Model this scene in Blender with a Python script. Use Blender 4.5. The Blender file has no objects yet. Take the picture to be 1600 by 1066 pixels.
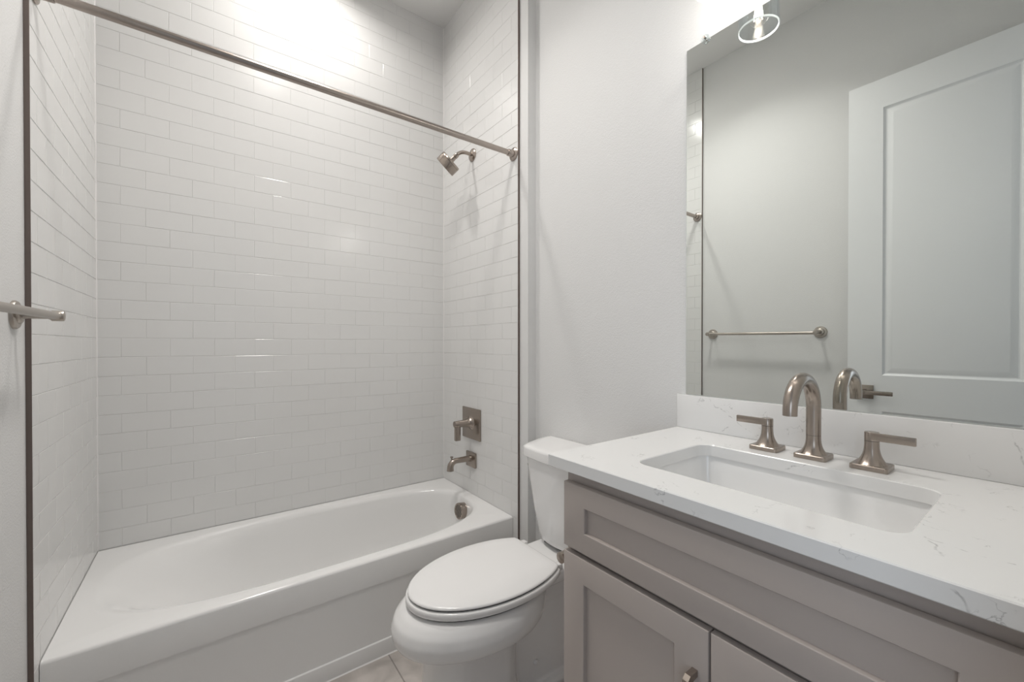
import bpy, bmesh, math, random
from mathutils import Vector, Matrix
random.seed(7)
S = bpy.context.scene
C = S.collection
PI = math.pi

# ------------------------------------------------------------------ camera
cam_d = bpy.data.cameras.new('camera'); cam = bpy.data.objects.new('camera', cam_d); C.objects.link(cam)
cam_d.sensor_width = 36.0; cam_d.lens = 643.83/1600*36
cam_d.shift_y = 8.96/1600; cam_d.clip_start = 0.02
cam.location = (0, 0, 1.198)
yaw = math.radians(36.518); pit = math.radians(-0.348)
cam.rotation_euler = (PI/2+pit, 0, -yaw)
S.camera = cam
S.view_settings.view_transform = 'Standard'; S.view_settings.look = 'None'
S.view_settings.exposure = 0.28; S.view_settings.gamma = 1; S.view_settings.use_curve_mapping = False

# ------------------------------------------------------------------ world: soft daylight sky
w = bpy.data.worlds.new('world'); S.world = w; w.use_nodes = True
bg = w.node_tree.nodes['Background']; bg.inputs[0].default_value = (0.80, 0.88, 1.0, 1); bg.inputs[1].default_value = 0.5

# ------------------------------------------------------------------ main dimensions
XL, XR, XW = -0.3478, 1.1612, 1.2173     # tile face left, tile face right, vanity wall
YB, YF, YT = 2.2669, 1.5206, 1.561       # tiled back wall, tile edge, tub front
YJ = 1.460                               # small jog in the right wall
YD = -0.035                              # inner face of the doorway wall
ZC, ZK, ZT = 3.115, 0.9374, 0.3834       # ceiling, countertop, tub rim
XM = XW-0.006                            # mirror face
HALL = -2.7

def light(name, kind, loc, energy, color, size=0.1, rot=(0,0,0), size_y=None, spread=None):
    d = bpy.data.lights.new(name, kind); d.energy = energy; d.color = color
    if kind == 'AREA':
        d.size = size
        if size_y: d.shape = 'RECTANGLE'; d.size_y = size_y
        else: d.shape = 'DISK'
        if spread: d.spread = math.radians(spread)
    else: d.shadow_soft_size = size
    o = bpy.data.objects.new(name, d); C.objects.link(o); o.location = loc; o.rotation_euler = rot
    return o
# daylight coming through the hall window
light('hall_daylight', 'AREA', (-1.39, -1.25, 1.55), 16, (0.74, 0.86, 1.0), 1.3, (0, -PI/2, 0), 1.7)
# recessed ceiling cans (over the tub, over the room)
CANS = [(0.387, 1.93, 5.6, 160, 0.11), (0.34, 1.18, 6.6, 121, 0.26)]
for x, y, e, sp, dia in CANS:
    light('can_light', 'AREA', (x, y, ZC-0.012), e, (1.0, 0.965, 0.925), dia, spread=sp)
SY = [0.56, 0.35, 0.14]; SX, SZ = 1.085, 2.145      # vanity light shades: centres, bottom rim height
for y in SY:
    light('bulb_light', 'POINT', (SX, y, SZ+0.045), 0.95, (1.0, 0.965, 0.93), 0.007)

# ------------------------------------------------------------------ materials
def mat(name, col, rough=0.5, metal=0.0, coat=0.0, spec=0.5, coat_rough=0.03):
    m = bpy.data.materials.new(name); m.use_nodes = True
    b = m.node_tree.nodes['Principled BSDF']
    b.inputs['Base Color'].default_value = (*col, 1); b.inputs['Roughness'].default_value = rough
    b.inputs['Metallic'].default_value = metal; b.inputs['Coat Weight'].default_value = coat
    b.inputs['Coat Roughness'].default_value = coat_rough
    b.inputs['Specular IOR Level'].default_value = spec
    return m
def nodes(m): return m.node_tree, m.node_tree.nodes, m.node_tree.links, m.node_tree.nodes['Principled BSDF']
def add_noise_bump(m, scale, strength, dist, detail=2.0, stretch=None, var=0.0):
    nt, N, L, b = nodes(m)
    g = N.new('ShaderNodeNewGeometry'); v = g.outputs['Position']
    if stretch:
        tc = N.new('ShaderNodeTexCoord'); mp = N.new('ShaderNodeMapping'); mp.inputs['Scale'].default_value = stretch
        L.new(tc.outputs['Object'], mp.inputs[0]); v = mp.outputs[0]
    n = N.new('ShaderNodeTexNoise'); n.inputs['Scale'].default_value = scale; n.inputs['Detail'].default_value = detail
    L.new(v, n.inputs['Vector'])
    bp = N.new('ShaderNodeBump'); bp.inputs['Strength'].default_value = strength; bp.inputs['Distance'].default_value = dist
    L.new(n.outputs['Fac'], bp.inputs['Height']); L.new(bp.outputs[0], b.inputs['Normal'])
    if var:
        r = b.inputs['Roughness'].default_value
        mr = N.new('ShaderNodeMapRange'); mr.inputs['To Min'].default_value = r-var; mr.inputs['To Max'].default_value = r+var
        L.new(n.outputs['Fac'], mr.inputs['Value']); L.new(mr.outputs[0], b.inputs['Roughness'])
    return m
M_wall = add_noise_bump(mat('painted_drywall', (0.775, 0.775, 0.77), 0.6, spec=0.3), 210, 0.55, 0.0014, 3)
M_ceil = add_noise_bump(mat('painted_ceiling', (0.86, 0.855, 0.845), 0.7, spec=0.3), 160, 0.3, 0.001)
M_trimp = mat('white_trim_paint', (0.82, 0.82, 0.82), 0.35)
M_door = mat('white_door_paint', (0.90, 0.91, 0.915), 0.38)
M_tile = add_noise_bump(mat('glazed_white_tile', (0.80, 0.798, 0.79), 0.16), 9, 0.12, 0.003, 1)
M_grout = mat('white_grout', (0.76, 0.755, 0.745), 0.8)
M_tub = mat('white_tub_enamel', (0.87, 0.867, 0.86), 0.14)
M_porc = mat('white_vitreous_china', (0.87, 0.865, 0.86), 0.10)
M_seat = mat('white_seat_plastic', (0.88, 0.875, 0.87), 0.16)
M_dark = mat('dark_gap', (0.02, 0.02, 0.02), 0.8)
M_metal = mat('brushed_bronze_nickel', (0.38, 0.33, 0.29), 0.27, 1.0)
M_rod = mat('satin_bronze_rod', (0.42, 0.37, 0.335), 0.27, 1.0)
M_bar = mat('satin_nickel_bar', (0.47, 0.43, 0.39), 0.32, 1.0)
M_trim = mat('bronze_tile_edge', (0.20, 0.165, 0.15), 0.42, 0.85)
M_cab = add_noise_bump(mat('taupe_cabinet_paint', (0.465, 0.412, 0.382), 0.36), 30, 0.04, 0.0006, 2)
M_cabin = mat('cabinet_gap_dark', (0.05, 0.042, 0.038), 0.8)
M_caulk = mat('white_caulk', (0.85, 0.84, 0.83), 0.35)
M_mirror = mat('silvered_mirror', (0.84, 0.87, 0.85), 0.0, 1.0)
M_edge = mat('mirror_glass_edge', (0.50, 0.60, 0.60), 0.12, 0.2)
M_sink = mat('white_sink_china', (0.92, 0.92, 0.915), 0.10)

# thin clear glass: lets light pass, reflects by facing angle
def thin_glass(name, tint=(0.97, 0.985, 0.99), strength=1.0):
    m = bpy.data.materials.new(name); m.use_nodes = True; nt = m.node_tree; N = nt.nodes; L = nt.links
    for n in list(N):
        if n.type != 'OUTPUT_MATERIAL': N.remove(n)
    out = [n for n in N if n.type == 'OUTPUT_MATERIAL'][0]
    t = N.new('ShaderNodeBsdfTransparent'); t.inputs[0].default_value = (*tint, 1)
    g = N.new('ShaderNodeBsdfGlossy'); g.inputs['Roughness'].default_value = 0.03; g.inputs[0].default_value = (0.95, 0.97, 1, 1)
    lw = N.new('ShaderNodeLayerWeight'); lw.inputs[0].default_value = 0.5
    pw = N.new('ShaderNodeMath'); pw.operation = 'POWER'; pw.inputs[1].default_value = 2.6; L.new(lw.outputs['Facing'], pw.inputs[0])
    mu = N.new('ShaderNodeMath'); mu.operation = 'MULTIPLY_ADD'; mu.inputs[1].default_value = 0.55*strength; mu.inputs[2].default_value = 0.035; mu.use_clamp = True
    L.new(pw.outputs[0], mu.inputs[0])
    mx = N.new('ShaderNodeMixShader')
    L.new(mu.outputs[0], mx.inputs[0]); L.new(t.outputs[0], mx.inputs[1]); L.new(g.outputs[0], mx.inputs[2])
    L.new(mx.outputs[0], out.inputs[0]); return m
M_glass = thin_glass('clear_shade_glass')
M_bulbglass = thin_glass('clear_bulb_glass', (0.99, 0.97, 0.95), 0.7)
M_clip = thin_glass('clear_plastic_clip', (0.93, 0.95, 0.95), 1.3)
def emit(name, col, s):
    m = mat(name, col, 0.5); b = m.node_tree.nodes['Principled BSDF']
    b.inputs['Emission Color'].default_value = (*col, 1); b.inputs['Emission Strength'].default_value = s; return m
M_fil = emit('glowing_filament', (1.0, 0.90, 0.80), 9)
M_rim = mat('white_rim_glint', (0.88, 0.92, 0.93), 0.15)  # opaque white painted in for the light a clear glass rim catches
M_can = emit('can_lens', (1.0, 0.94, 0.87), 6)

# quartz with fine grey veins and flecks (veins as noisy distances to short segments)
def quartz():
    m = mat('veined_white_quartz', (0.85, 0.85, 0.845), 0.14); nt, N, L, b = nodes(m)
    g = N.new('ShaderNodeNewGeometry')
    nz = N.new('ShaderNodeTexNoise'); nz.inputs['Scale'].default_value = 28; nz.inputs['Detail'].default_value = 3
    L.new(g.outputs['Position'], nz.inputs['Vector'])
    s = N.new('ShaderNodeVectorMath'); s.operation = 'SUBTRACT'; L.new(nz.outputs['Color'], s.inputs[0]); s.inputs[1].default_value = (0.5, 0.5, 0.5)
    sc = N.new('ShaderNodeVectorMath'); sc.operation = 'SCALE'; L.new(s.outputs[0], sc.inputs[0]); sc.inputs['Scale'].default_value = 0.03
    P = N.new('ShaderNodeVectorMath'); P.operation = 'ADD'; L.new(g.outputs['Position'], P.inputs[0]); L.new(sc.outputs[0], P.inputs[1])
    segs = [((0.800,0.124,.937),(0.765,0.107,.937)), ((0.765,0.107,.937),(0.733,0.094,.937)), ((0.733,0.094,.937),(0.700,0.084,.937)),
            ((0.700,0.084,.937),(0.653,0.072,.93)), ((0.653,0.072,.937),(0.653,0.064,.905)),
            ((0.775,0.110,.937),(0.765,0.072,.937)), ((0.765,0.072,.937),(0.768,0.035,.937)),
            ((1.197,0.635,1.035),(1.197,0.500,.942)), ((1.197,0.062,1.035),(1.197,0.052,.985)), ((1.197,0.052,.985),(1.197,0.030,.950)),
            ((1.197,0.565,.975),(1.197,0.592,.945)), ((1.05,0.352,.932),(1.05,0.385,.915))]
    acc = None
    for a, c in segs:
        a = Vector(a); c = Vector(c); d = c-a; ll = d.length_squared
        pa = N.new('ShaderNodeVectorMath'); pa.operation = 'SUBTRACT'; L.new(P.outputs[0], pa.inputs[0]); pa.inputs[1].default_value = a
        dt = N.new('ShaderNodeVectorMath'); dt.operation = 'DOT_PRODUCT'; L.new(pa.outputs[0], dt.inputs[0]); dt.inputs[1].default_value = d/ll
        cl = N.new('ShaderNodeClamp'); L.new(dt.outputs['Value'], cl.inputs['Value'])
        pr = N.new('ShaderNodeVectorMath'); pr.operation = 'SCALE'; pr.inputs[0].default_value = d; L.new(cl.outputs[0], pr.inputs['Scale'])
        df = N.new('ShaderNodeVectorMath'); df.operation = 'DISTANCE'; L.new(pa.outputs[0], df.inputs[0]); L.new(pr.outputs[0], df.inputs[1])
        if acc is None: acc = df.outputs['Value']
        else:
            mn = N.new('ShaderNodeMath'); mn.operation = 'MINIMUM'; L.new(acc, mn.inputs[0]); L.new(df.outputs['Value'], mn.inputs[1]); acc = mn.outputs[0]
    v1 = N.new('ShaderNodeMapRange'); v1.inputs['From Min'].default_value = 0.0004; v1.inputs['From Max'].default_value = 0.0022
    v1.inputs['To Min'].default_value = 1; v1.inputs['To Max'].default_value = 0; L.new(acc, v1.inputs['Value'])
    n3 = N.new('ShaderNodeTexNoise'); n3.inputs['Scale'].default_value = 60; n3.inputs['Detail'].default_value = 2; L.new(g.outputs['Position'], n3.inputs['Vector'])
    m3 = N.new('ShaderNodeMapRange'); m3.inputs['From Min'].default_value = 0.38; m3.inputs['From Max'].default_value = 0.6
    m3.inputs['To Min'].default_value = 0.45; L.new(n3.outputs['Fac'], m3.inputs['Value'])
    vm = N.new('ShaderNodeMath'); vm.operation = 'MULTIPLY'; L.new(v1.outputs[0], vm.inputs[0]); L.new(m3.outputs[0], vm.inputs[1])
    # loose flecks: thin contour lines of a noise, masked by two coarser noises
    n4 = N.new('ShaderNodeTexNoise'); n4.inputs['Scale'].default_value = 34; n4.inputs['Detail'].default_value = 4; L.new(P.outputs[0], n4.inputs['Vector'])
    a4 = N.new('ShaderNodeMath'); a4.operation = 'SUBTRACT'; L.new(n4.outputs['Fac'], a4.inputs[0]); a4.inputs[1].default_value = 0.5
    b4 = N.new('ShaderNodeMath'); b4.operation = 'ABSOLUTE'; L.new(a4.outputs[0], b4.inputs[0])
    c4 = N.new('ShaderNodeMapRange'); c4.inputs['From Min'].default_value = 0.0; c4.inputs['From Max'].default_value = 0.016
    c4.inputs['To Min'].default_value = 1; c4.inputs['To Max'].default_value = 0; L.new(b4.outputs[0], c4.inputs['Value'])
    n5 = N.new('ShaderNodeTexNoise'); n5.inputs['Scale'].default_value = 19; n5.inputs['Detail'].default_value = 2; L.new(g.outputs['Position'], n5.inputs['Vector'])
    c5 = N.new('ShaderNodeMapRange'); c5.inputs['From Min'].default_value = 0.575; c5.inputs['From Max'].default_value = 0.66; L.new(n5.outputs['Fac'], c5.inputs['Value'])
    f4 = N.new('ShaderNodeMath'); f4.operation = 'MULTIPLY'; L.new(c4.outputs[0], f4.inputs[0]); L.new(c5.outputs[0], f4.inputs[1])
    mxm = N.new('ShaderNodeMath'); mxm.operation = 'MAXIMUM'; L.new(vm.outputs[0], mxm.inputs[0]); L.new(f4.outputs[0], mxm.inputs[1])
    k = N.new('ShaderNodeMath'); k.operation = 'MULTIPLY'; k.inputs[1].default_value = 0.55; L.new(mxm.outputs[0], k.inputs[0])
    mix = N.new('ShaderNodeMix'); mix.data_type = 'RGBA'
    mix.inputs['A'].default_value = (0.85, 0.85, 0.845, 1); mix.inputs['B'].default_value = (0.30, 0.30, 0.30, 1)
    L.new(k.outputs[0], mix.inputs['Factor']); L.new(mix.outputs['Result'], b.inputs['Base Color'])
    return m
M_quartz = quartz()

def floor_mat():
    m = mat('beige_floor_tile', (0.55, 0.5, 0.47), 0.4); nt, N, L, b = nodes(m)
    g = N.new('ShaderNodeNewGeometry'); mp = N.new('ShaderNodeMapping'); L.new(g.outputs['Position'], mp.inputs[0])
    mp.inputs['Location'].default_value = (0.559-0.0015, -0.33, 0); mp.vector_type = 'POINT'
    mp.inputs['Location'].default_value = (-0.559+3.05, -1.22+3.05, 0)
    br = N.new('ShaderNodeTexBrick'); L.new(mp.outputs[0], br.inputs['Vector'])
    br.offset = 0.0; br.inputs['Scale'].default_value = 1; br.inputs['Brick Width'].default_value = 0.305; br.inputs['Row Height'].default_value = 0.61
    br.inputs['Mortar Size'].default_value = 0.0025; br.inputs['Mortar Smooth'].default_value = 0.1
    br.inputs['Color1'].default_value = (0.58, 0.535, 0.50, 1); br.inputs['Color2'].default_value = (0.54, 0.50, 0.47, 1); br.inputs['Mortar'].default_value = (0.33, 0.30, 0.28, 1)
    n = N.new('ShaderNodeTexNoise'); n.inputs['Scale'].default_value = 9; n.inputs['Detail'].default_value = 6; n.inputs['Distortion'].default_value = 0.8; L.new(g.outputs['Position'], n.inputs['Vector'])
    mr = N.new('ShaderNodeMapRange'); mr.inputs['From Min'].default_value = 0.3; mr.inputs['From Max'].default_value = 0.7; mr.inputs['To Min'].default_value = 0.78; mr.inputs['To Max'].default_value = 1.12; L.new(n.outputs['Fac'], mr.inputs['Value'])
    mu = N.new('ShaderNodeVectorMath'); mu.operation = 'SCALE'; L.new(br.outputs['Color'], mu.inputs[0]); L.new(mr.outputs[0], mu.inputs['Scale'])
    L.new(mu.outputs[0], b.inputs['Base Color'])
    bp = N.new('ShaderNodeBump'); bp.inputs['Strength'].default_value = 0.5; bp.inputs['Distance'].default_value = 0.002; bp.invert = True
    L.new(br.outputs['Fac'], bp.inputs['Height']); L.new(bp.outputs[0], b.inputs['Normal'])
    return m
M_floor = floor_mat()

# ------------------------------------------------------------------ object helpers
def link(name, me, mats, parent=None, smooth=40):
    o = bpy.data.objects.new(name, me); C.objects.link(o)
    for mm in (mats if isinstance(mats, (list, tuple)) else [mats]): me.materials.append(mm)
    if smooth is not None:
        for p in me.polygons: p.use_smooth = True
        me.set_sharp_from_angle(angle=math.radians(smooth))
    if parent is not None:
        o.parent = parent; o.location = -parent.location if parent.parent is None else (0, 0, 0)
    return o
# all meshes are modelled in world coordinates; children of an Empty get the inverse offset
def obj(name, bm, mats, parent=None, smooth=40, recalc=True):
    if recalc: bmesh.ops.recalc_face_normals(bm, faces=bm.faces[:])
    me = bpy.data.meshes.new(name); bm.to_mesh(me); bm.free()
    return link(name, me, mats, parent, smooth)
def thing(name, label, cat, loc, group=None):
    o = bpy.data.objects.new(name, None); C.objects.link(o); o.location = loc; o.empty_display_size = 0.05
    return tag(o, label, cat, group)
def tag(o, label, cat, group=None):
    o['label'] = label; o['category'] = cat
    if group: o['group'] = group
    return o
def struct(name, bm, mats, smooth=40, recalc=True, parent=None):
    o = obj(name, bm, mats, parent, smooth, recalc)
    if parent is None: o['kind'] = 'structure'
    return o
def sub(o, name, bm, mats, smooth=40):      # sub-part: child of a part that is modelled in world coordinates
    c = obj(name, bm, mats, None, smooth); c.parent = o; return c
def box(bm, x0, x1, y0, y1, z0, z1, bev=0.0, seg=2, mi=0, rot=None):
    r = bmesh.ops.create_cube(bm, size=1.0); vs = r['verts']
    for v in vs: v.co = Vector(((x0+x1)/2+v.co.x*(x1-x0), (y0+y1)/2+v.co.y*(y1-y0), (z0+z1)/2+v.co.z*(z1-z0)))
    fs = set(f for v in vs for f in v.link_faces)
    for f in fs: f.material_index = mi
    if bev > 0:
        es = list(set(e for v in vs for e in v.link_edges))
        bmesh.ops.bevel(bm, geom=es, offset=bev, segments=seg, profile=0.5, affect='EDGES', clamp_overlap=True)
    return bm
def nb(): return bmesh.new()
def boxo(*a, **k): return box(nb(), *a, **k)
def frame_of(d):
    d = Vector(d).normalized(); up = Vector((0, 0, 1)) if abs(d.z) < 0.95 else Vector((0, 1, 0))
    a = d.cross(up).normalized(); b = a.cross(d).normalized(); return d, a, b
def lathe(bm, c, d, prof, n=32, mi=0, cap=True):
    """revolve profile [(t along d, radius)] around the axis through c"""
    c = Vector(c); d, a, b = frame_of(d); rings = []
    for t, r in prof:
        if r < 1e-6: rings.append([bm.verts.new(c+d*t)])
        else: rings.append([bm.verts.new(c+d*t+(a*math.cos(2*PI*i/n)+b*math.sin(2*PI*i/n))*r) for i in range(n)])
    for k in range(len(rings)-1):
        A, B = rings[k], rings[k+1]
        for i in range(n):
            j = (i+1) % n
            if len(A) == 1 and len(B) == 1: continue
            if len(A) == 1: f = bm.faces.new((A[0], B[i], B[j]))
            elif len(B) == 1: f = bm.faces.new((A[i], B[0], A[j]))
            else: f = bm.faces.new((A[i], B[i], B[j], A[j]))
            f.material_index = mi
    if cap:
        for R in (rings[0], rings[-1]):
            if len(R) > 1: bm.faces.new(R).material_index = mi
    return bm
def tube(bm, pts, r, n=20, mi=0, cap=True):
    pts = [Vector(p) for p in pts]; rr = r if isinstance(r, (list, tuple)) else [r]*len(pts)
    rings = []; pa = None
    for i, p in enumerate(pts):
        t = (pts[min(i+1, len(pts)-1)]-pts[max(i-1, 0)]).normalized()
        if pa is None: _, a, b = frame_of(t)
        else:
            a = (pa-t*pa.dot(t)).normalized(); b = a.cross(t).normalized()
        pa = a
        rings.append([bm.verts.new(p+(a*math.cos(2*PI*k/n)+b*math.sin(2*PI*k/n))*rr[i]) for k in range(n)])
    for A, B in zip(rings, rings[1:]):
        for i in range(n):
            bm.faces.new((A[i], A[(i+1) % n], B[(i+1) % n], B[i])).material_index = mi
    if cap: bm.faces.new(rings[0]); bm.faces.new(rings[-1])
    return bm
def loft(bm, loops, cap0=True, cap1=True, closed=True, mi=0):
    R = [[bm.verts.new(Vector(p)) for p in lp] for lp in loops]
    for A, B in zip(R, R[1:]):
        n = len(A)
        for i in range(n if closed else n-1):
            j = (i+1) % n
            f = bm.faces.new((A[i], A[j], B[j], B[i])); f.material_index = mi
    if cap0: bm.faces.new(R[0]).material_index = mi
    if cap1: bm.faces.new(R[-1]).material_index = mi
    return bm
def rrect(x0, x1, y0, y1, r, z, n=8):
    pts = []
    for cx, cy, a0 in ((x1-r, y1-r, 0), (x0+r, y1-r, 90), (x0+r, y0+r, 180), (x1-r, y0+r, 270)):
        for k in range(n+1):
            a = math.radians(a0+90*k/n); pts.append((cx+r*math.cos(a), cy+r*math.sin(a), z))
    return pts
def plate(bm, cx, cy, z0, z1, s, r=0.006, bev=0.0015):
    h = s/2
    return loft(bm, [rrect(cx-h, cx+h, cy-h, cy+h, r, z0), rrect(cx-h, cx+h, cy-h, cy+h, r, z1-bev),
                     rrect(cx-h+bev, cx+h-bev, cy-h+bev, cy+h-bev, r-bev*0.5, z1)])

# ------------------------------------------------------------------ room shell
WT = 0.12
struct('floor', boxo(-1.5, 2.0, HALL, YB+0.12, -0.1, 0), M_floor)
struct('ceiling', boxo(-1.5, 2.0, HALL, YB+0.12, ZC, ZC+0.1), M_ceil)
struct('wall_left', boxo(XL-0.01-WT, XL-0.01, YD, YB+0.12, 0, ZC), M_wall)
bm = nb(); box(bm, XW, XW+WT, YD, YJ+0.001, 0, ZC); box(bm, XR+0.01, XW+WT, YJ, YB+0.12, 0, ZC)
struct('wall_right', bm, M_wall)
# tiled surround: real tiles with a tiny individual tilt, bedded on grout
TP, TW, G, TH = 0.0765, 0.1525, 0.0013, 0.0008
def tiles(bm, origin, du, nrm, length, z_lo, z_hi, phase):
    """tiles on a vertical plane; origin on the finished face, du along the wall, nrm out of the wall"""
    o = Vector(origin); du = Vector(du); nrm = Vector(nrm); up = Vector((0, 0, 1))
    k0 = math.floor((z_lo-0.4575)/TP); k = k0
    while 0.4575+k*TP < z_hi:
        za = max(z_lo, 0.4575+k*TP+G/2); zb = min(z_hi, 0.4575+(k+1)*TP-G/2)
        off = phase if k % 2 else phase+TW/2
        u = off-2*TW
        while u < length:
            ua = max(G/2, u+G/2); ub = min(length-G/2, u+TW-G/2); u += TW
            if ub-ua < 0.006 or zb-za < 0.006: continue
            c = 0.0011; tx = random.uniform(-1, 1)*0.00022; tz = random.uniform(-1, 1)*0.00016
            def P(a, b, h): return o+du*a+up*b+nrm*h
            outer = [P(ua, za, -TH), P(ub, za, -TH), P(ub, zb, -TH), P(ua, zb, -TH)]
            inner = [P(ua+c, za+c, -tx-tz), P(ub-c, za+c, tx-tz), P(ub-c, zb-c, tx+tz), P(ua+c, zb-c, -tx+tz)]
            mid = [P(ua+c*0.25, za+c*0.25, -0.0005), P(ub-c*0.25, za+c*0.25, -0.0005), P(ub-c*0.25, zb-c*0.25, -0.0005), P(ua+c*0.25, zb-c*0.25, -0.0005)]
            A = [bm.verts.new(p) for p in outer]; Md = [bm.verts.new(p) for p in mid]; B = [bm.verts.new(p) for p in inner]
            for X, Y in ((A, Md), (Md, B)):
                for i in range(4): bm.faces.new((X[i], X[(i+1) % 4], Y[(i+1) % 4], Y[i]))
            bm.faces.new(B)
        k += 1
bm = nb(); tiles(bm, (XL, YB, 0), (1, 0, 0), (0, -1, 0), XR-XL, ZT+0.002, ZC, 0.0698)
bmesh.ops.recalc_face_normals(bm, faces=bm.faces[:])
box(bm, XL-0.13, XW+WT, YB+0.0010, YB+0.12, 0, ZC, mi=1)
struct('wall_back', bm, [M_tile, M_grout], smooth=12, recalc=False)
for nm, x, sx in (('left', XL, 1), ('right', XR, -1)):
    bm = nb(); tiles(bm, (x, YF+0.002, 0), (0, 1, 0), (sx, 0, 0), YB-YF-0.002, 0.0, ZC, 0.05)
    bmesh.ops.recalc_face_normals(bm, faces=bm.faces[:])
    a, b_ = sorted((x-sx*0.0010, x-sx*0.0098)); box(bm, a, b_, YF+0.0018, YB, 0, ZC, mi=1)
    struct('wall_tub_'+nm, bm, [M_tile, M_grout], smooth=12, recalc=False)
# bronze metal edge profiles finishing the tile, white caulk in the corners
for k, x, sx in ((1, XL, 1), (2, XR, -1)):
    a, b_ = sorted((x+sx*0.0004, x-sx*0.0098))
    struct('trim_%d' % k, boxo(a, b_, YF-0.0006, YF+0.002, 0, ZC, bev=0.0003, seg=1), M_trim)
    bm = nb(); n = 6; pts = [(x+sx*0.004*(1-math.sin(a)), YB-0.004*(1-math.cos(a))) for a in [PI/2*i/n for i in range(n+1)]]
    loft(bm, [[(x-sx*0.001, YB+0.001, z)]+[(p[0], p[1], z) for p in pts] for z in (ZT, ZC)])
    struct('trim_%d' % (k+2), bm, M_caulk)
# doorway wall, hall shell
DX0, DX1, DH = -0.245, 0.475, 2.52
bm = nb(); box(bm, XL-0.13, DX0-0.018, YD-0.12, YD, 0, ZC); box(bm, DX1+0.018, XW+WT, YD-0.12, YD, 0, ZC); box(bm, DX0-0.018, DX1+0.018, YD-0.12, YD, DH+0.018, ZC)
struct('wall_front', bm, M_wall)
bm = nb(); box(bm, DX0-0.018, DX0, YD-0.12, YD, 0, DH, 0.001); box(bm, DX1, DX1+0.018, YD-0.12, YD, 0, DH, 0.001); box(bm, DX0-0.018, DX1+0.018, YD-0.12, YD, DH, DH+0.018, 0.001)
struct('trim_5', bm, M_trimp)
bm = nb(); box(bm, -1.5, -1.38, HALL, -1.9, 0, ZC); box(bm, -1.5, -1.38, -0.6, YD-0.12, 0, ZC); box(bm, -1.5, -1.38, -1.9, -0.6, 0, 0.7); box(bm, -1.5, -1.38, -1.9, -0.6, 2.4, ZC)
struct('wall_hall_left', bm, M_wall)
bm = nb(); box(bm, -1.47, -1.42, -1.9, -1.86, 0.7, 2.4, mi=0); box(bm, -1.47, -1.42, -0.64, -0.6, 0.7, 2.4); box(bm, -1.47, -1.42, -1.86, -0.64, 0.7, 0.74); box(bm, -1.47, -1.42, -1.86, -0.64, 2.36, 2.4); box(bm, -1.46, -1.43, -1.86, -0.64, 1.53, 1.57)
struct('window_1', bm, M_trimp)
bm = nb(); box(bm, 1.88, 2.0, HALL, YD-0.12, 0, ZC); struct('wall_hall_right', bm, M_wall)
bm = nb(); box(bm, -1.5, 2.0, HALL-0.12, HALL, 0, ZC)
struct('wall_hall_front', bm, M_wall)
# baseboards
struct('baseboard_left', boxo(XL-0.01, XL+0.004, YD, YF-0.001, 0, 0.13, bev=0.003), M_trimp)
struct('baseboard_right', boxo(XW-0.014, XW, 0.70, YJ-0.0, 0, 0.13, bev=0.003), M_trimp)

# ------------------------------------------------------------------ bathtub
tub = thing('bathtub', 'white alcove bathtub with a flat apron between the tiled walls', 'bathtub', (0.40, 1.91, 0))
NT = 96
def tub_loop(x0, x1, y0, y1, z, e, sl=1.0):
    """superellipse loop, exponent e; sampled by angle so loops line up"""
    cx, cy, a, b = (x0+x1)/2, (y0+y1)/2, (x1-x0)/2, (y1-y0)/2; out = []
    for i in range(NT):
        t = 2*PI*i/NT; c, s = math.cos(t), math.sin(t)
        if e is None: k = 1/max(abs(c), abs(s))
        else: k = (abs(c)**e+abs(s)**e)**(-1/e)
        out.append((cx+a*c*k, cy+b*s*k, z(cx+a*c*k) if callable(z) else z))
    return out
tx0, tx1, ty0, ty1 = XL+0.001, XR-0.001, YT, YB-0.001
loops = [tub_loop(tx0, tx1, ty0, ty1, ZT-0.10, None), tub_loop(tx0, tx1, ty0, ty1, ZT-0.010, None),
         tub_loop(tx0+0.0005, tx1-0.0005, ty0+0.003, ty1, ZT-0.003, None),
         tub_loop(tx0+0.001, tx1-0.001, ty0+0.010, ty1-0.001, ZT, None),
         tub_loop(-0.30, 1.120, 1.607, 2.232, ZT, 3.2),
         tub_loop(-0.285, 1.108, 1.616, 2.222, ZT-0.002, 3.0),
         tub_loop(-0.270, 1.102, 1.623, 2.214, ZT-0.009, 2.9),
         tub_loop(-0.235, 1.098, 1.629, 2.208, ZT-0.025, 2.8),
         tub_loop(-0.17, 1.090, 1.638, 2.198, ZT-0.07, 2.8),
         tub_loop(-0.07, 1.078, 1.650, 2.185, ZT-0.15, 2.8),
         tub_loop(0.02, 1.064, 1.665, 2.170, ZT-0.23, 2.8),
         tub_loop(0.09, 1.045, 1.685, 2.150, ZT-0.29, 2.8),
         tub_loop(0.14, 1.015, 1.715, 2.120, ZT-0.318, 2.7),
         tub_loop(0.25, 0.93, 1.78, 2.05, ZT-0.326, 2.5)]
bm = nb(); loft(bm, loops, cap0=False, cap1=True)
obj('basin', bm, M_tub, tub, smooth=50)
bm = nb()   # apron with a shallow skirt band at the foot
pro = [(YT+0.05, ZT-0.012), (YT, ZT-0.012), (YT+0.0015, ZT-0.035), (YT+0.004, 0.066), (YT+0.0035, 0.063), (YT-0.002, 0.061), (YT-0.003, 0.058), (YT-0.0025, 0.0), (YT+0.05, 0.0)]
xa, xb = tx0, XR-0.012
loft(bm, [[(x, y, z) for y, z in pro] for x in (xa, xb)])
obj('apron', bm, M_tub, tub, smooth=30)
bm = nb(); box(bm, xb, XR-0.0015, YT+0.002, YT+0.05, 0, ZT-0.012); obj('end_flange', bm, M_tub, tub)
bm = nb()   # caulk bead at the floor
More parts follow.
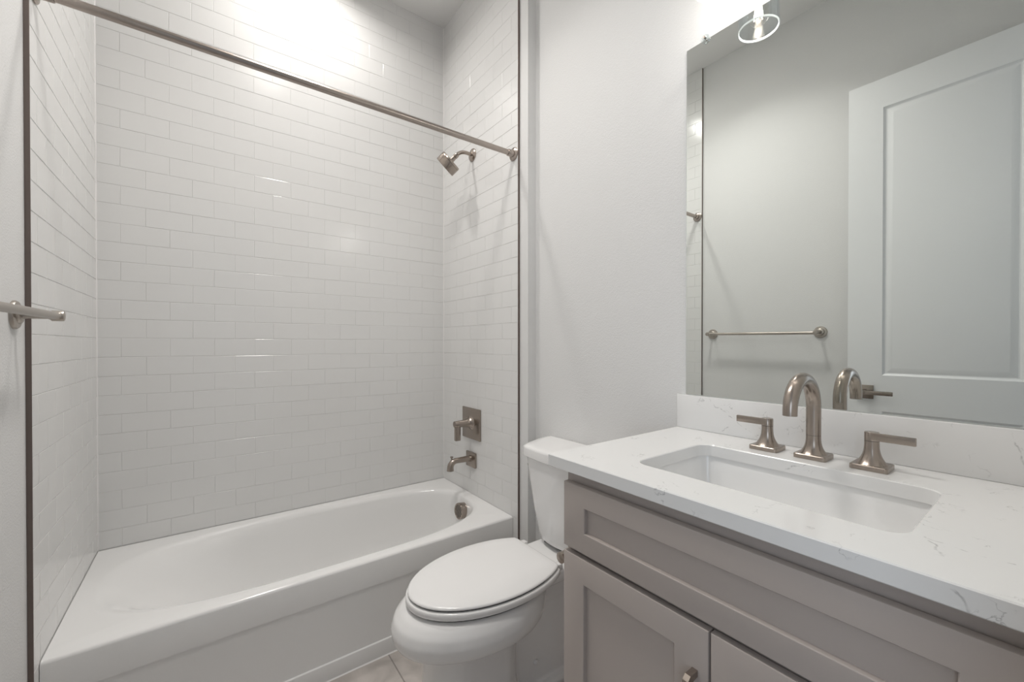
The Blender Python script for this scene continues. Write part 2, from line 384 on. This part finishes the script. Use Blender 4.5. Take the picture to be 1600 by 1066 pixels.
loft(bm, [[(x, YT-0.0065, 0.0), (x, YT-0.0045, 0.002), (x, YT-0.0025, 0.0035), (x, YT+0.001, 0.0)] for x in (xa, XR-0.001)])
obj('caulk_bead', bm, M_caulk, tub)
# overflow cover with diagonal slots
oc = Vector((1.083, 1.905, 0.318)); R_o = 0.042; ax = Vector((-1, 0, 0.06)).normalized()
bm = nb(); lathe(bm, oc-ax*0.012, ax, [(0, R_o*0.94), (0.030, R_o), (0.036, R_o-0.001), (0.038, R_o-0.004), (0.0355, R_o-0.006), (0.0355, 0)], 48, cap=False)
ov = obj('overflow_cover', bm, M_metal, tub)
bm = nb(); d, a, b = frame_of(ax)
for k in range(-3, 4):
    off = k*0.0105; hl = math.sqrt(max(0, (R_o-0.009)**2-off*off))
    e1 = (a*math.cos(0.95)+b*math.sin(0.95)); e2 = (-a*math.sin(0.95)+b*math.cos(0.95)); c0 = oc+ax*0.0236+e2*off
    q = [c0-e1*hl-e2*0.0015, c0+e1*hl-e2*0.0015, c0+e1*hl+e2*0.0015, c0-e1*hl+e2*0.0015]
    loft(bm, [q, [p+ax*0.0006 for p in q]])
sub(ov, 'slot', bm, M_dark)['label'] = 'dark diagonal slots'

# ------------------------------------------------------------------ shower and tub fittings
YV = 1.933
v = thing('shower_valve', 'square bronze shower valve plate with a downward lever on the tile', 'shower valve', (XR, YV, 0.767))
bm = nb(); box(bm, XR-0.009, XR-0.0003, YV-0.092, YV+0.092, 0.767-0.084, 0.767+0.084, bev=0.002); obj('plate', bm, M_metal, v)
bm = nb(); hz = 0.772
lathe(bm, (XR-0.008, YV, hz), (-1, 0, 0), [(0, 0.040), (0.004, 0.034), (0.010, 0.028), (0.02, 0.0235), (0.035, 0.0205), (0.060, 0.0185), (0.098, 0.0175), (0.101, 0.0165), (0.101, 0)], 40, cap=False); obj('hub', bm, M_metal, v)
bm = nb(); box(bm, XR-0.106, XR-0.076, YV-0.0095, YV+0.0095, hz-0.088, hz-0.010, bev=0.0025); obj('lever', bm, M_metal, v)

t = thing('tub_spout', 'bronze tub spout with a square wall plate below the valve', 'tub spout', (XR, YV, 0.571))
bm = nb(); box(bm, XR-0.012, XR-0.0003, YV-0.047, YV+0.047, 0.571-0.040, 0.571+0.040, bev=0.002); obj('plate', bm, M_metal, t)
bm = nb(); zs = 0.578
pts = [(XR-0.008, YV, zs), (XR-0.02, YV, zs), (XR-0.10, YV, zs+0.001)]+[(XR-0.10-0.034*math.sin(a), YV, zs+0.001-0.034*(1-math.cos(a))) for a in [PI/2*i/10 for i in range(1, 11)]]+[(XR-0.134, YV, zs-0.047)]
rr = [0.019, 0.0165, 0.0145]+[0.0150+0.0022*i/10 for i in range(1, 11)]+[0.0185]
tube(bm, pts, rr, 28); obj('spout', bm, M_metal, t)
bm = nb(); lathe(bm, (XR-0.126, YV, zs), (0, 0, 1), [(0.008, 0.004), (0.019, 0.0045), (0.022, 0.008), (0.026, 0.0085), (0.027, 0.007), (0.027, 0)], 20, cap=False); obj('diverter_knob', bm, M_metal, t)

sh = thing('shower_head', 'bronze drum shower head on a curved arm high on tile', 'shower head', (XR, 1.925, 2.222))
bm = nb(); lathe(bm, (XR-0.0003, 1.925, 2.222), (-1, 0, 0), [(0, 0.034), (0.004, 0.034), (0.008, 0.030), (0.012, 0.018), (0.014, 0.012)], 36); obj('flange', bm, M_metal, sh)
hn = Vector((-0.5005, 0.5776, -0.6449)).normalized(); hc = Vector((1.014, 1.93, 2.139)); back = hc-hn*0.026; nk = back-hn*0.036
P0 = Vector((XR-0.005, 1.925, 2.222)); P1 = Vector((XR-0.075, 1.925, 2.226))
pts = [P0]+[(1-s)**2*(P0+(P1-P0)*0.35)+2*s*(1-s)*P1+s*s*nk for s in [i/12 for i in range(13)]]
bm = nb(); tube(bm, pts, 0.0095, 20); obj('arm', bm, M_metal, sh)
bm = nb(); lathe(bm, nk-hn*0.006, hn, [(0, 0.0115), (0.010, 0.0125), (0.018, 0.0125), (0.020, 0.011), (0.030, 0.012), (0.044, 0.013)], 24); obj('ball_joint', bm, M_metal, sh)
hd = nb(); lathe(hd, back, hn, [(0, 0.0545), (0.002, 0.0565), (0.010, 0.0575), (0.0105, 0.0565), (0.0115, 0.0575), (0.049, 0.0575), (0.051, 0.0565), (0.052, 0.054), (0.050, 0.052), (0.050, 0)], 56, cap=False)
bm2 = nb(); lathe(bm2, back, hn, [(0, 0), (0, 0.0545)], 56, cap=False); me = bpy.data.meshes.new('t'); bm2.to_mesh(me); bm2.free(); hd.from_mesh(me)
obj('head', hd, M_metal, sh)

rod = thing('shower_curtain_rod', 'straight bronze curtain rod across the tub opening', 'curtain rod', (0.40, 1.5531, 2.0897))
RZ, RY = 2.0897, 1.5531
bm = nb(); tube(bm, [(XL+0.03, RY, RZ), (XR-0.03, RY, RZ)], 0.0123, 32); obj('tube', bm, M_rod, rod)
for x, sx in ((XL, 1), (XR, -1)):
    bm = nb(); lathe(bm, (x+sx*0.0003, RY, RZ), (sx, 0, 0), [(0, 0.031), (0.003, 0.031), (0.006, 0.028), (0.009, 0.0165), (0.034, 0.0155), (0.036, 0.0145), (0.036, 0.0)], 36, cap=False); obj('end_flange', bm, M_rod, rod)

# ------------------------------------------------------------------ towel bar on the left wall
TZ = 1.266; XT = XL-0.01; bx = XT+0.070
tb = thing('towel_bar', 'brushed nickel towel bar mounted on the left wall', 'towel bar', (XT, 1.14, TZ))
bm = nb(); tube(bm, [(bx, 0.832, TZ-0.005), (bx, 1.4466, TZ)], 0.0088, 24); obj('bar', bm, M_bar, tb)
for y in (1.4466, 0.832):
    bm = nb(); lathe(bm, (XT, y, TZ), (1, 0, 0), [(0, 0.033), (0.004, 0.033), (0.007, 0.031), (0.0085, 0.025), (0.009, 0.0215), (0.012, 0.020), (0.0145, 0.016), (0.0155, 0.0095), (0.022, 0.0082), (0.054, 0.0078), (0.058, 0.0100), (0.0605, 0.0128), (0.0775, 0.0128), (0.081, 0.0112), (0.082, 0.008), (0.082, 0)], 36, cap=False)
    obj('post', bm, M_bar, tb)

# ------------------------------------------------------------------ toilet
TY = 1.143
toi = thing('toilet', 'white two-piece toilet with closed lid beside the vanity', 'toilet', (0.80, TY, 0))
def egg(front, back, half, z, xw=None, trunc=None, n=64):
    xw = front+(back-front)*0.54 if xw is None else xw; out = []
    for i in range(n):
        t = 2*PI*i/n; c, s = math.cos(t), math.sin(t)
        x = xw+(back-xw)*c if c > 0 else xw+(xw-front)*c
        out.append((min(x, trunc) if trunc else x, TY+half*s, z))
    return out
def rc(x0, x1, half, r, z): return rrect(x0, x1, TY-half, TY+half, min(r, half*0.98, (x1-x0)*0.49), z, 6)
bm = nb()
loft(bm, [egg(.535, .90, .100, .245), egg(.525, .905, .110, .268), egg(.500, .92, .132, .288), egg(.466, .930, .158, .304), egg(.447, .938, .173, .312), egg(.436, .942, .182, .319), egg(.428, .945, .189, .335),
          egg(.425, .948, .192, .358), egg(.434, .950, .187, .384), egg(.455, .952, .177, .404), egg(.475, .950, .166, .414), egg(.50, .94, .15, .416)])
loft(bm, [rc(.520, .84, .112, .09, -0.0), rc(.522, .84, .110, .09, .04), rc(.527, .83, .104, .088, .12), rc(.530, .83, .102, .086, .20), rc(.530, .83, .104, .085, .27), rc(.54, .86, .12, .085, .30)])
loft(bm, [rc(.70, 1.16, .062, .03, 0.0), rc(.70, 1.16, .058, .03, .10), rc(.70, 1.15, .060, .03, .22), rc(.70, 1.15, .070, .03, .30), rc(.70, 1.16, .088, .03, .36), rc(.72, 1.19, .100, .03, .40)])
loft(bm, [rc(.60, 1.14, .088, .03, 0.0), rc(.60, 1.14, .088, .03, .022), rc(.60, 1.13, .078, .03, .032)])
loft(bm, [rc(.84, 1.195, .104, .03, .375), rc(.84, 1.20, .110, .03, .395), rc(.84, 1.20, .110, .03, .418), rc(.845, 1.195, .104, .028, .424)])
bo = obj('bowl', bm, M_porc, toi, smooth=180)
rm = bo.modifiers.new('r', 'REMESH'); rm.mode = 'VOXEL'; rm.voxel_size = 0.0042; rm.use_smooth_shade = True
sm = bo.modifiers.new('s', 'SMOOTH'); sm.iterations = 12; sm.factor = 0.5
def seatloft(f, b, h, z0, z1, tr, crown=0.0):
    e = 0.004
    L_ = [egg(f+e, b-e, h-e, z0, .755, tr-e), egg(f, b, h, z0+0.004, .755, tr), egg(f, b, h, z1-0.004, .755, tr), egg(f+0.003, b-0.003, h-0.003, z1-0.001, .755, tr-0.003), egg(f+0.008, b-0.008, h-0.008, z1+crown*0.25, .755, tr-0.008)]
    if crown:
        L_.append(egg(f+0.04, b-0.04, h-0.04, z1+crown*0.8, .755, tr-0.03)); L_.append(egg(f+0.11, b-0.11, h-0.11, z1+crown, .755, tr-0.08))
    return loft(nb(), L_)
obj('seat', seatloft(.470, 1.04, .180, .4205, .4425, .955), M_seat, toi, smooth=60)
obj('seat_lid', seatloft(.476, 1.032, .174, .4455, .4555, .955, 0.0025), M_seat, toi, smooth=60)
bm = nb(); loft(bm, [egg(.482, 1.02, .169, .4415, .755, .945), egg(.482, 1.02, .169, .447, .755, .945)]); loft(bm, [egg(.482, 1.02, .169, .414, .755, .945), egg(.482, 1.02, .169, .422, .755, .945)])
obj('seat_gap_shade', bm, M_dark, toi)['label'] = 'dark filler for the shade under lid and seat'  # dark discs stand in for the shade between lid, seat and bowl
for y in (TY-0.098, TY+0.098):
    obj('seat_hinge', boxo(.940, .985, y-0.012, y+0.012, .4235, .443, bev=0.004), M_seat, toi)
def tank_loop(z, xf, xb, hf, hb, bow=0.018, r=0.03):
    """tank cross-section: bowed front, rounded corners"""
    out = []; n = 18
    for i in range(n+1):                      # front, from -y to +y
        s = -1+2*i/n; a = abs(s)
        out.append((xf+bow*a*a+ (r*max(0, (a-0.82)/0.18)**2.2), TY+hf*s, z))
    for i in range(1, 7):                     # side to back
        k = i/6; out.append((xf+bow+r+(xb-xf-bow-r)*k, TY+hf+(hb-hf)*math.sin(k*PI/2), z))
    for i in range(1, 7): out.append((xb, TY+hb-(2*hb)*i/6, z))
    for i in range(1, 6):
        k = 1-i/6; out.append((xf+bow+r+(xb-xf-bow-r)*k, TY-hf-(hb-hf)*math.sin(k*PI/2), z))
    return out
bm = nb()
tl = []
for i in range(13):
    k = i/12; z = .447+(.757-.447)*k; s = k**0.72
    tl.append(tank_loop(z, 1.030-0.028*s, 1.208, .090+.062*s, .140+.045*s))
tl.insert(0, tank_loop(.441, 1.038, 1.203, .084, .134))
loft(bm, tl); obj('tank', bm, M_porc, toi, smooth=60)
obj('tank_gasket', boxo(1.06, 1.19, TY-0.075, TY+0.075, .422, .443), M_dark, toi)
bm = nb()
loft(bm, [tank_loop(.757, .998, 1.213, .160, .205, .016), tank_loop(.761, .993, 1.214, .165, .209, .016), tank_loop(.790, .993, 1.214, .165, .209, .016), tank_loop(.797, .996, 1.213, .162, .207, .016), tank_loop(.800, 1.004, 1.208, .155, .200, .016), tank_loop(.801, 1.03, 1.19, .13, .18, .016)])
obj('tank_lid', bm, M_porc, toi, smooth=50)
bm = nb(); lathe(bm, (1.056, TY+0.140, .710), (0, 1, 0), [(0, 0.009), (0.024, 0.009), (0.027, 0.007), (0.027, 0)], 24, cap=False)
obj('trip_lever', bm, M_metal, toi)
bm = nb(); lathe(bm, (0.904, TY-0.055, .107), (0, -1, 0), [(0, 0.009), (0.008, 0.009), (0.011, 0.006), (0.0118, 0.0)], 20, cap=False); obj('bolt_cap', bm, M_porc, toi)

# ------------------------------------------------------------------ vanity cabinet
VX, VF = 0.680, 0.660          # face-frame plane, door-front plane
VY0, VY1 = -0.002, 0.697; ZB = ZK-0.0282
van = thing('vanity_cabinet', 'taupe painted vanity cabinet with shaker doors under the quartz counter', 'cabinet', (0.95, 0.35, 0))
bm = nb(); box(bm, VX+0.02, XW-0.001, VY0, VY0+0.016, 0.10, ZB-0.001); box(bm, VX+0.02, XW-0.001, VY1-0.016, VY1, 0.10, ZB-0.001); box(bm, VX+0.02, XW-0.001, VY0+0.016, VY1-0.016, 0.10, 0.116); box(bm, XW-0.008, XW-0.001, VY0+0.016, VY1-0.016, 0.116, ZB-0.001); 
for fy0, fy1, fz0, fz1 in ((VY0, VY0+0.035, 0.10, ZB-0.001), (VY1-0.035, VY1, 0.10, ZB-0.001), (VY0+0.035, VY1-0.035, 0.868, ZB-0.001), (VY0+0.035, VY1-0.035, 0.712, 0.752), (VY0+0.035, VY1-0.035, 0.10, 0.135)):
    box(bm, VX, VX+0.019, fy0, fy1, fz0, fz1)
box(bm, VX+0.07, XW-0.002, VY0+0.004, VY1-0.004, 0, 0.10)
obj('carcass', bm, M_cab, van)
def shaker(x0, x1, y0, y1, z0, z1, st, rl, rec=0.009, bev=0.0022):
    """frame with a recessed flat panel, front face at x0"""
    bm = nb(); N2 = [(y0, z0), (y1, z0), (y1, z1), (y0, z1)]
    def lp(d, x): return [(x, a+(d if a == y0 else -d), c+(d if c == z0 else -d)) for a, c in N2]
    def inn(e, x): return [(x, (y0+st-e if a == y0 else y1-st+e), (z0+rl-e if c == z0 else z1-rl+e)) for a, c in N2]
    loft(bm, [lp(0, x1), lp(0, x0+bev), lp(bev*0.3, x0+bev*0.3), lp(bev, x0), inn(0.0015, x0), inn(0.0, x0+0.0015), inn(-0.0005, x0+rec)])
    return bm
obj('drawer_front', shaker(VF, VX-0.0055, 0.006, 0.691, 0.7375, 0.8835, 0.0645, 0.046), M_cab, van, smooth=30)
def pull(y, ztop):
    """square-section arched pull"""
    bm = nb(); h = 0.128; w2 = 0.005; pr = []
    outer = [(VF, ztop), (VF-0.022, ztop), (VF-0.030, ztop-0.006), (VF-0.031, ztop-0.014), (VF-0.031, ztop-h+0.014), (VF-0.030, ztop-h+0.006), (VF-0.022, ztop-h), (VF, ztop-h)]
    inner = [(VF, ztop-0.011), (VF-0.012, ztop-0.012), (VF-0.020, ztop-0.017), (VF-0.0225, ztop-0.026), (VF-0.0225, ztop-h+0.026), (VF-0.020, ztop-h+0.017), (VF-0.012, ztop-h+0.012), (VF, ztop-h+0.011)]
    loft(bm, [[(o[0], y+s*w2, o[1]), (i[0], y+s*w2, i[1]), (i[0], y-s*w2, i[1]), (o[0], y-s*w2, o[1])] for s in (1,) for o, i in zip(outer, inner)])
    return bm
for y0, y1, hy in ((0.3495, 0.691, 0.3725), (0.006, 0.3462, 0.3232)):
    d = obj('door', shaker(VF, VX-0.0055, y0, y1, 0.115, 0.7255, 0.0625, 0.056), M_cab, van, smooth=30)
    sub(d, 'handle', pull(hy, 0.6505), M_metal, 30)['label'] = 'dark bronze bar pull'

# countertop with sink cut-out
SX0, SX1, SY0, SY1, SR = 0.760, 1.048, 0.130, 0.570, 0.030
KX0, KX1, KY0, KY1 = 0.6534, XW-0.0005, YD+0.001, 0.7377
ct = nb(); n = 8
def loop4(x0, x1, y0, y1, r, z): return rrect(x0, x1, y0, y1, r, z, n)
def outer(d, z):
    return rrect(KX0+d, KX1, KY0, KY1-d, 0.0015, z, n)
e = 0.0018
loft(ct, [loop4(SX0, SX1, SY0, SY1, SR, ZB), outer(e, ZB), outer(0, ZB+e), outer(0, ZK-e), outer(e, ZK), loop4(SX0-e, SX1+e, SY0-e, SY1+e, SR+e, ZK), loop4(SX0, SX1, SY0, SY1, SR, ZK-e), loop4(SX0, SX1, SY0, SY1, SR, ZB)], cap0=False, cap1=False)
bmesh.ops.remove_doubles(ct, verts=ct.verts[:], dist=1e-5)
tag(obj('countertop', ct, M_quartz, None, 30), 'white quartz countertop with fine grey veins on the vanity', 'countertop')
tag(obj('backsplash', boxo(XW-0.0205, XW-0.0004, YD+0.001, 0.7377, ZK+0.0003, 1.0407, bev=0.0012), M_quartz), 'low veined quartz backsplash strip under the mirror', 'backsplash')
# undermount sink
sk = thing('sink', 'white rectangular undermount sink in the quartz counter', 'sink', (0.90, 0.35, 0.78))
bm = nb()
q = lambda d, z, r=SR: loop4(SX0-d, SX1+d, SY0-d, SY1+d, r+max(d, -0.01), z)
loft(bm, [q(0.03, ZB-0.0005), q(0.007, ZB-0.0005), q(0.006, ZB-0.004), q(0.003, ZB-0.018), q(-0.004, ZB-0.05), q(-0.012, ZB-0.09, 0.04), q(-0.026, ZB-0.118, 0.05), q(-0.050, ZB-0.132, 0.05), q(-0.09, ZB-0.138, 0.04)], cap0=False)
obj('basin', bm, M_sink, sk, smooth=60)
bm = nb(); lathe(bm, (0.905, 0.35, ZB-0.1385), (0, 0, 1), [(0, 0.032), (0.003, 0.031), (0.004, 0.026), (0.001, 0.024), (0.003, 0.018), (0.006, 0.012), (0.006, 0)], 32, cap=False); obj('drain', bm, M_metal, sk)

# ------------------------------------------------------------------ faucet
fc = thing('faucet', 'brushed bronze widespread faucet with gooseneck spout behind the sink', 'faucet', (1.12, 0.348, ZK))
FX = 1.120
def pedestal(bm, y, ztop, r_top, r_mid=0.0145):
    plate(bm, FX, y, ZK+0.0003, ZK+0.0105, 0.062)
    prof = []; z0 = ZK+0.0095
    for i in range(15):
        k = i/14; z = z0+(ztop-z0)*k; prof.append((z-z0, r_top+(0.0275-r_top)*(1-k)**3.0 if k < 1 else r_top))
    lathe(bm, (FX, y, z0), (0, 0, 1), prof, 40)
for y, s in ((0.445, 1), (0.2445, -1)):
    bm = nb(); pedestal(bm, y, ZK+0.058, 0.0125)
    h = obj('handle', bm, M_metal, fc, 40)
    bm = nb(); zc = ZK+0.0588
    lathe(bm, (FX, y, zc), (0, 0, 1), [(0, 0.0126), (0.0165, 0.0126), (0.018, 0.0115), (0.018, 0)], 36, cap=False)
    a_, b_ = sorted((y, y+s*0.069)); box(bm, FX-0.0125, FX-0.0050, a_, b_, zc+0.0015, zc+0.0178, bev=0.0012)
    sub(h, 'lever', bm, M_metal, 40)
bm = nb(); pedestal(bm, 0.348, ZK+0.052, 0.0145)
lathe(bm, (FX, 0.348, ZK+0.0525), (0, 0, 1), [(0, 0.0142), (0.0006, 0.0142)], 40)
R_a = 0.0675; zc = 1.0535
pts = [(FX, 0.348, ZK+0.0528), (FX, 0.348, zc-0.01)]+[(FX-R_a+R_a*math.cos(a), 0.348, zc+R_a*math.sin(a)) for a in [PI*i/28 for i in range(29)]]+[(FX-2*R_a, 0.348, zc-0.006)]
tube(bm, pts, [0.0146]*2+[0.0146]*14+[0.0146-0.0011*i/14 for i in range(15)]+[0.0135], 32, cap=False)
obj('spout', bm, M_metal, fc, 40)
bm = nb(); lathe(bm, (FX-2*R_a, 0.348, zc-0.0045), (0, 0, 1), [(0, 0), (0, 0.0128), (0.001, 0.0128), (0.001, 0)], 24, cap=False); obj('aerator', bm, M_dark, fc)

# ------------------------------------------------------------------ mirror
mr = thing('wall_mirror', 'large frameless wall mirror standing on the quartz backsplash', 'mirror', (XW, 0.34, 1.0415))
bm = nb(); box(bm, XM, XW-0.0006, YD+0.0015, 0.7155, 1.0412, 2.1157)
for f in bm.faces:
    f.material_index = 0 if f.normal.x < -0.9 or f.calc_center_median().x < XM+0.0005 else 1
for f in bm.faces:
    f.material_index = 0 if abs(f.calc_center_median().x-XM) < 1e-4 else 1
obj('mirror_glass', bm, [M_mirror, M_edge], mr)
for y in (0.655, 0.06):
    bm = nb(); lathe(bm, (XM-0.007, y, 2.117), (1, 0, 0), [(0, 0), (0, 0.0105), (0.001, 0.012), (0.0055, 0.012), (0.0065, 0.011)], 24, cap=False)
    box(bm, XM-0.0005, XW-0.0004, y-0.009, y+0.009, 2.1165, 2.128, bev=0.001)
    cl = obj('mirror_clip', bm, M_clip, mr); cl['label'] = 'clear plastic clip'
    bm = nb(); lathe(bm, (XM-0.0085, y+0.001, 2.121), (1, 0, 0), [(0, 0), (0, 0.003), (0.0095, 0.003)], 16, cap=False); sub(cl, 'screw', bm, M_metal)

# ------------------------------------------------------------------ vanity light (bottoms of its glass shades show at the frame's top)
vl = thing('vanity_light', 'bronze wall light with clear glass shades above the mirror', 'wall light', (XW, 0.35, 2.33))
obj('backplate', boxo(XW-0.022, XW-0.0005, 0.25, 0.45, 2.30, 2.42, bev=0.003), M_metal, vl)
bm = nb(); tube(bm, [(XW-0.02, 0.35, 2.36), (SX, 0.35, 2.36)], 0.008); tube(bm, [(SX, SY[0]+0.03, 2.36), (SX, SY[2]-0.03, 2.36)], 0.008); obj('crossbar', bm, M_metal, vl)
for y in SY:
    bm = nb(); lathe(bm, (SX, y, 2.268), (0, 0, 1), [(0, 0), (0, 0.021), (0.04, 0.021), (0.05, 0.012), (0.086, 0.008)], 28, cap=False); obj('socket', bm, M_metal, vl)
    bm = nb(); R = 0.054; rb = 0.0032
    prof = [(SZ+0.130, 0.022), (SZ+0.130, R-0.012), (SZ+0.126, R-0.004), (SZ+0.118, R), (SZ+0.004, R), (SZ+0.001, R+0.0006), (SZ-0.0015, R-0.0012), (SZ+0.001, R-rb), (SZ+0.004, R-rb), (SZ+0.116, R-rb)]
    lathe(bm, (SX, y, 0), (0, 0, 1), prof, 56, cap=False); 
    for f in bm.faces:
        if f.calc_center_median().z < SZ+0.0035: f.material_index = 1
    obj('glass_shade', bm, [M_glass, M_rim], vl, smooth=50)
    bm = nb(); z0 = SZ+0.012
    lathe(bm, (SX, y, z0), (0, 0, 1), [(0, 0), (0.001, 0.008), (0.006, 0.017), (0.016, 0.0255), (0.030, 0.0295), (0.045, 0.028), (0.065, 0.020), (0.085, 0.0135), (0.118, 0.013)], 36, cap=False)
    bu = obj('bulb', bm, M_bulbglass, vl, smooth=70)
    bm = nb()
    for k in range(6):
        a0 = 2*PI*k/6; a1 = a0+PI/6
        tube(bm, [(SX+0.004*math.cos(a0), y+0.004*math.sin(a0), z0+0.085), (SX+0.012*math.cos(a0+0.3), y+0.012*math.sin(a0+0.3), z0+0.028), (SX+0.013*math.cos(a1), y+0.013*math.sin(a1), z0+0.020), (SX+0.004*math.cos(a1), y+0.004*math.sin(a1), z0+0.06)], 0.0009, 6)
    sub(bu, 'filament', bm, M_fil)

# recessed ceiling lights
for (x, y, _e, _s, dia), lb in zip(CANS[:2], ('round recessed ceiling light above the tub', 'round recessed ceiling light above the open floor')):
    c = thing('recessed_light', lb, 'ceiling light', (x, y, ZC))
    bm = nb(); lathe(bm, (x, y, ZC), (0, 0, -1), [(0.0, dia/2+0.037), (0.004, dia/2+0.035), (0.006, dia/2+0.017), (0.001, dia/2+0.011)], 48, cap=False); obj('trim_ring', bm, M_trimp, c)
    bm = nb(); lathe(bm, (x, y, ZC-0.0015), (0, 0, -1), [(0, 0), (0, dia/2+0.011), (0.001, dia/2+0.011), (0.001, 0)], 48, cap=False); obj('lens', bm, M_can, c)

# ------------------------------------------------------------------ toilet paper holder on the cabinet's side
tp = thing('toilet_paper_holder', 'small bronze paper holder peeking past the vanity cabinet\'s left edge', 'paper holder', (0.715, VY1, 0.668))
bm = nb(); lathe(bm, (0.715, VY1+0.0003, 0.668), (0, 1, 0), [(0, 0.024), (0.005, 0.024), (0.009, 0.018), (0.012, 0.009)], 28); obj('flange', bm, M_metal, tp)
bm = nb(); tube(bm, [(0.715, VY1+0.008, 0.668), (0.715, VY1+0.048, 0.668)], 0.0075); lathe(bm, (0.700, VY1+0.050, 0.668), (1, 0, 0), [(0, 0), (0, 0.011), (0.002, 0.0135), (0.022, 0.0135), (0.024, 0.011), (0.024, 0)], 24, cap=False); tube(bm, [(0.72, VY1+0.050, 0.668), (0.87, VY1+0.050, 0.668)], 0.007); obj('arm', bm, M_metal, tp)

# ------------------------------------------------------------------ open door (seen in the mirror)
DXF = -0.240; DY0, DY1, DZ0, DZ1 = -0.028, 0.6795, 0.012, 2.500
def panel_door():
    bm = nb(); x0, x1 = DXF-0.035, DXF
    loft(bm, [[(x0, a, c) for a, c in ((DY0, DZ0), (DY1, DZ0), (DY1, DZ1), (DY0, DZ1))], [(x1, a, c) for a, c in ((DY0, DZ0), (DY1, DZ0), (DY1, DZ1), (DY0, DZ1))]], cap1=False)
    ys = [DY0, DY0+0.135, DY1-0.135, DY1]; zs = [DZ0, 0.245, 0.868, 1.045, 2.358, DZ1]
    def Q(y0, y1, z0, z1): bm.faces.new([bm.verts.new((x1, *p)) for p in ((y0, z0), (y1, z0), (y1, z1), (y0, z1))])
    for i in range(3):
        for j in range(5):
            if i == 1 and j in (1, 3):
                y0, y1, z0, z1 = ys[1], ys[2], zs[j], zs[j+1]
                def lp(d, h): return [(x1-h, a, c) for a, c in ((y0+d, z0+d), (y1-d, z0+d), (y1-d, z1-d), (y0+d, z1-d))]
                loft(bm, [lp(0, 0), lp(0.004, 0.0045), (lp(0.010, 0.008)), lp(0.0145, 0.0085), lp(0.036, 0.003), lp(0.038, 0.0028)], cap0=False)
            else: Q(ys[i], ys[i+1], zs[j], zs[j+1])
    bmesh.ops.remove_doubles(bm, verts=bm.verts[:], dist=1e-5)
    return bm
dr = struct('door_1', panel_door(), M_door, smooth=20)
bm = nb(); box(bm, DXF+0.0003, DXF+0.009, 0.609-0.034, 0.609+0.034, 0.960-0.034, 0.960+0.034, bev=0.0015)
lathe(bm, (DXF+0.008, 0.609, 0.960), (1, 0, 0), [(0, 0.014), (0.040, 0.012), (0.052, 0.012), (0.054, 0.010), (0.054, 0)], 28, cap=False)
box(bm, DXF+0.050, DXF+0.059, 0.609-0.115, 0.609+0.012, 0.950, 0.970, bev=0.002)
hd_ = sub(dr, 'door_handle', bm, M_metal); hd_['label'] = 'bronze lever handle on a square rose'
sub(dr, 'latch_plate', boxo(DXF-0.030, DXF-0.006, DY1-0.0005, DY1+0.0012, 0.93, 0.99), M_metal)
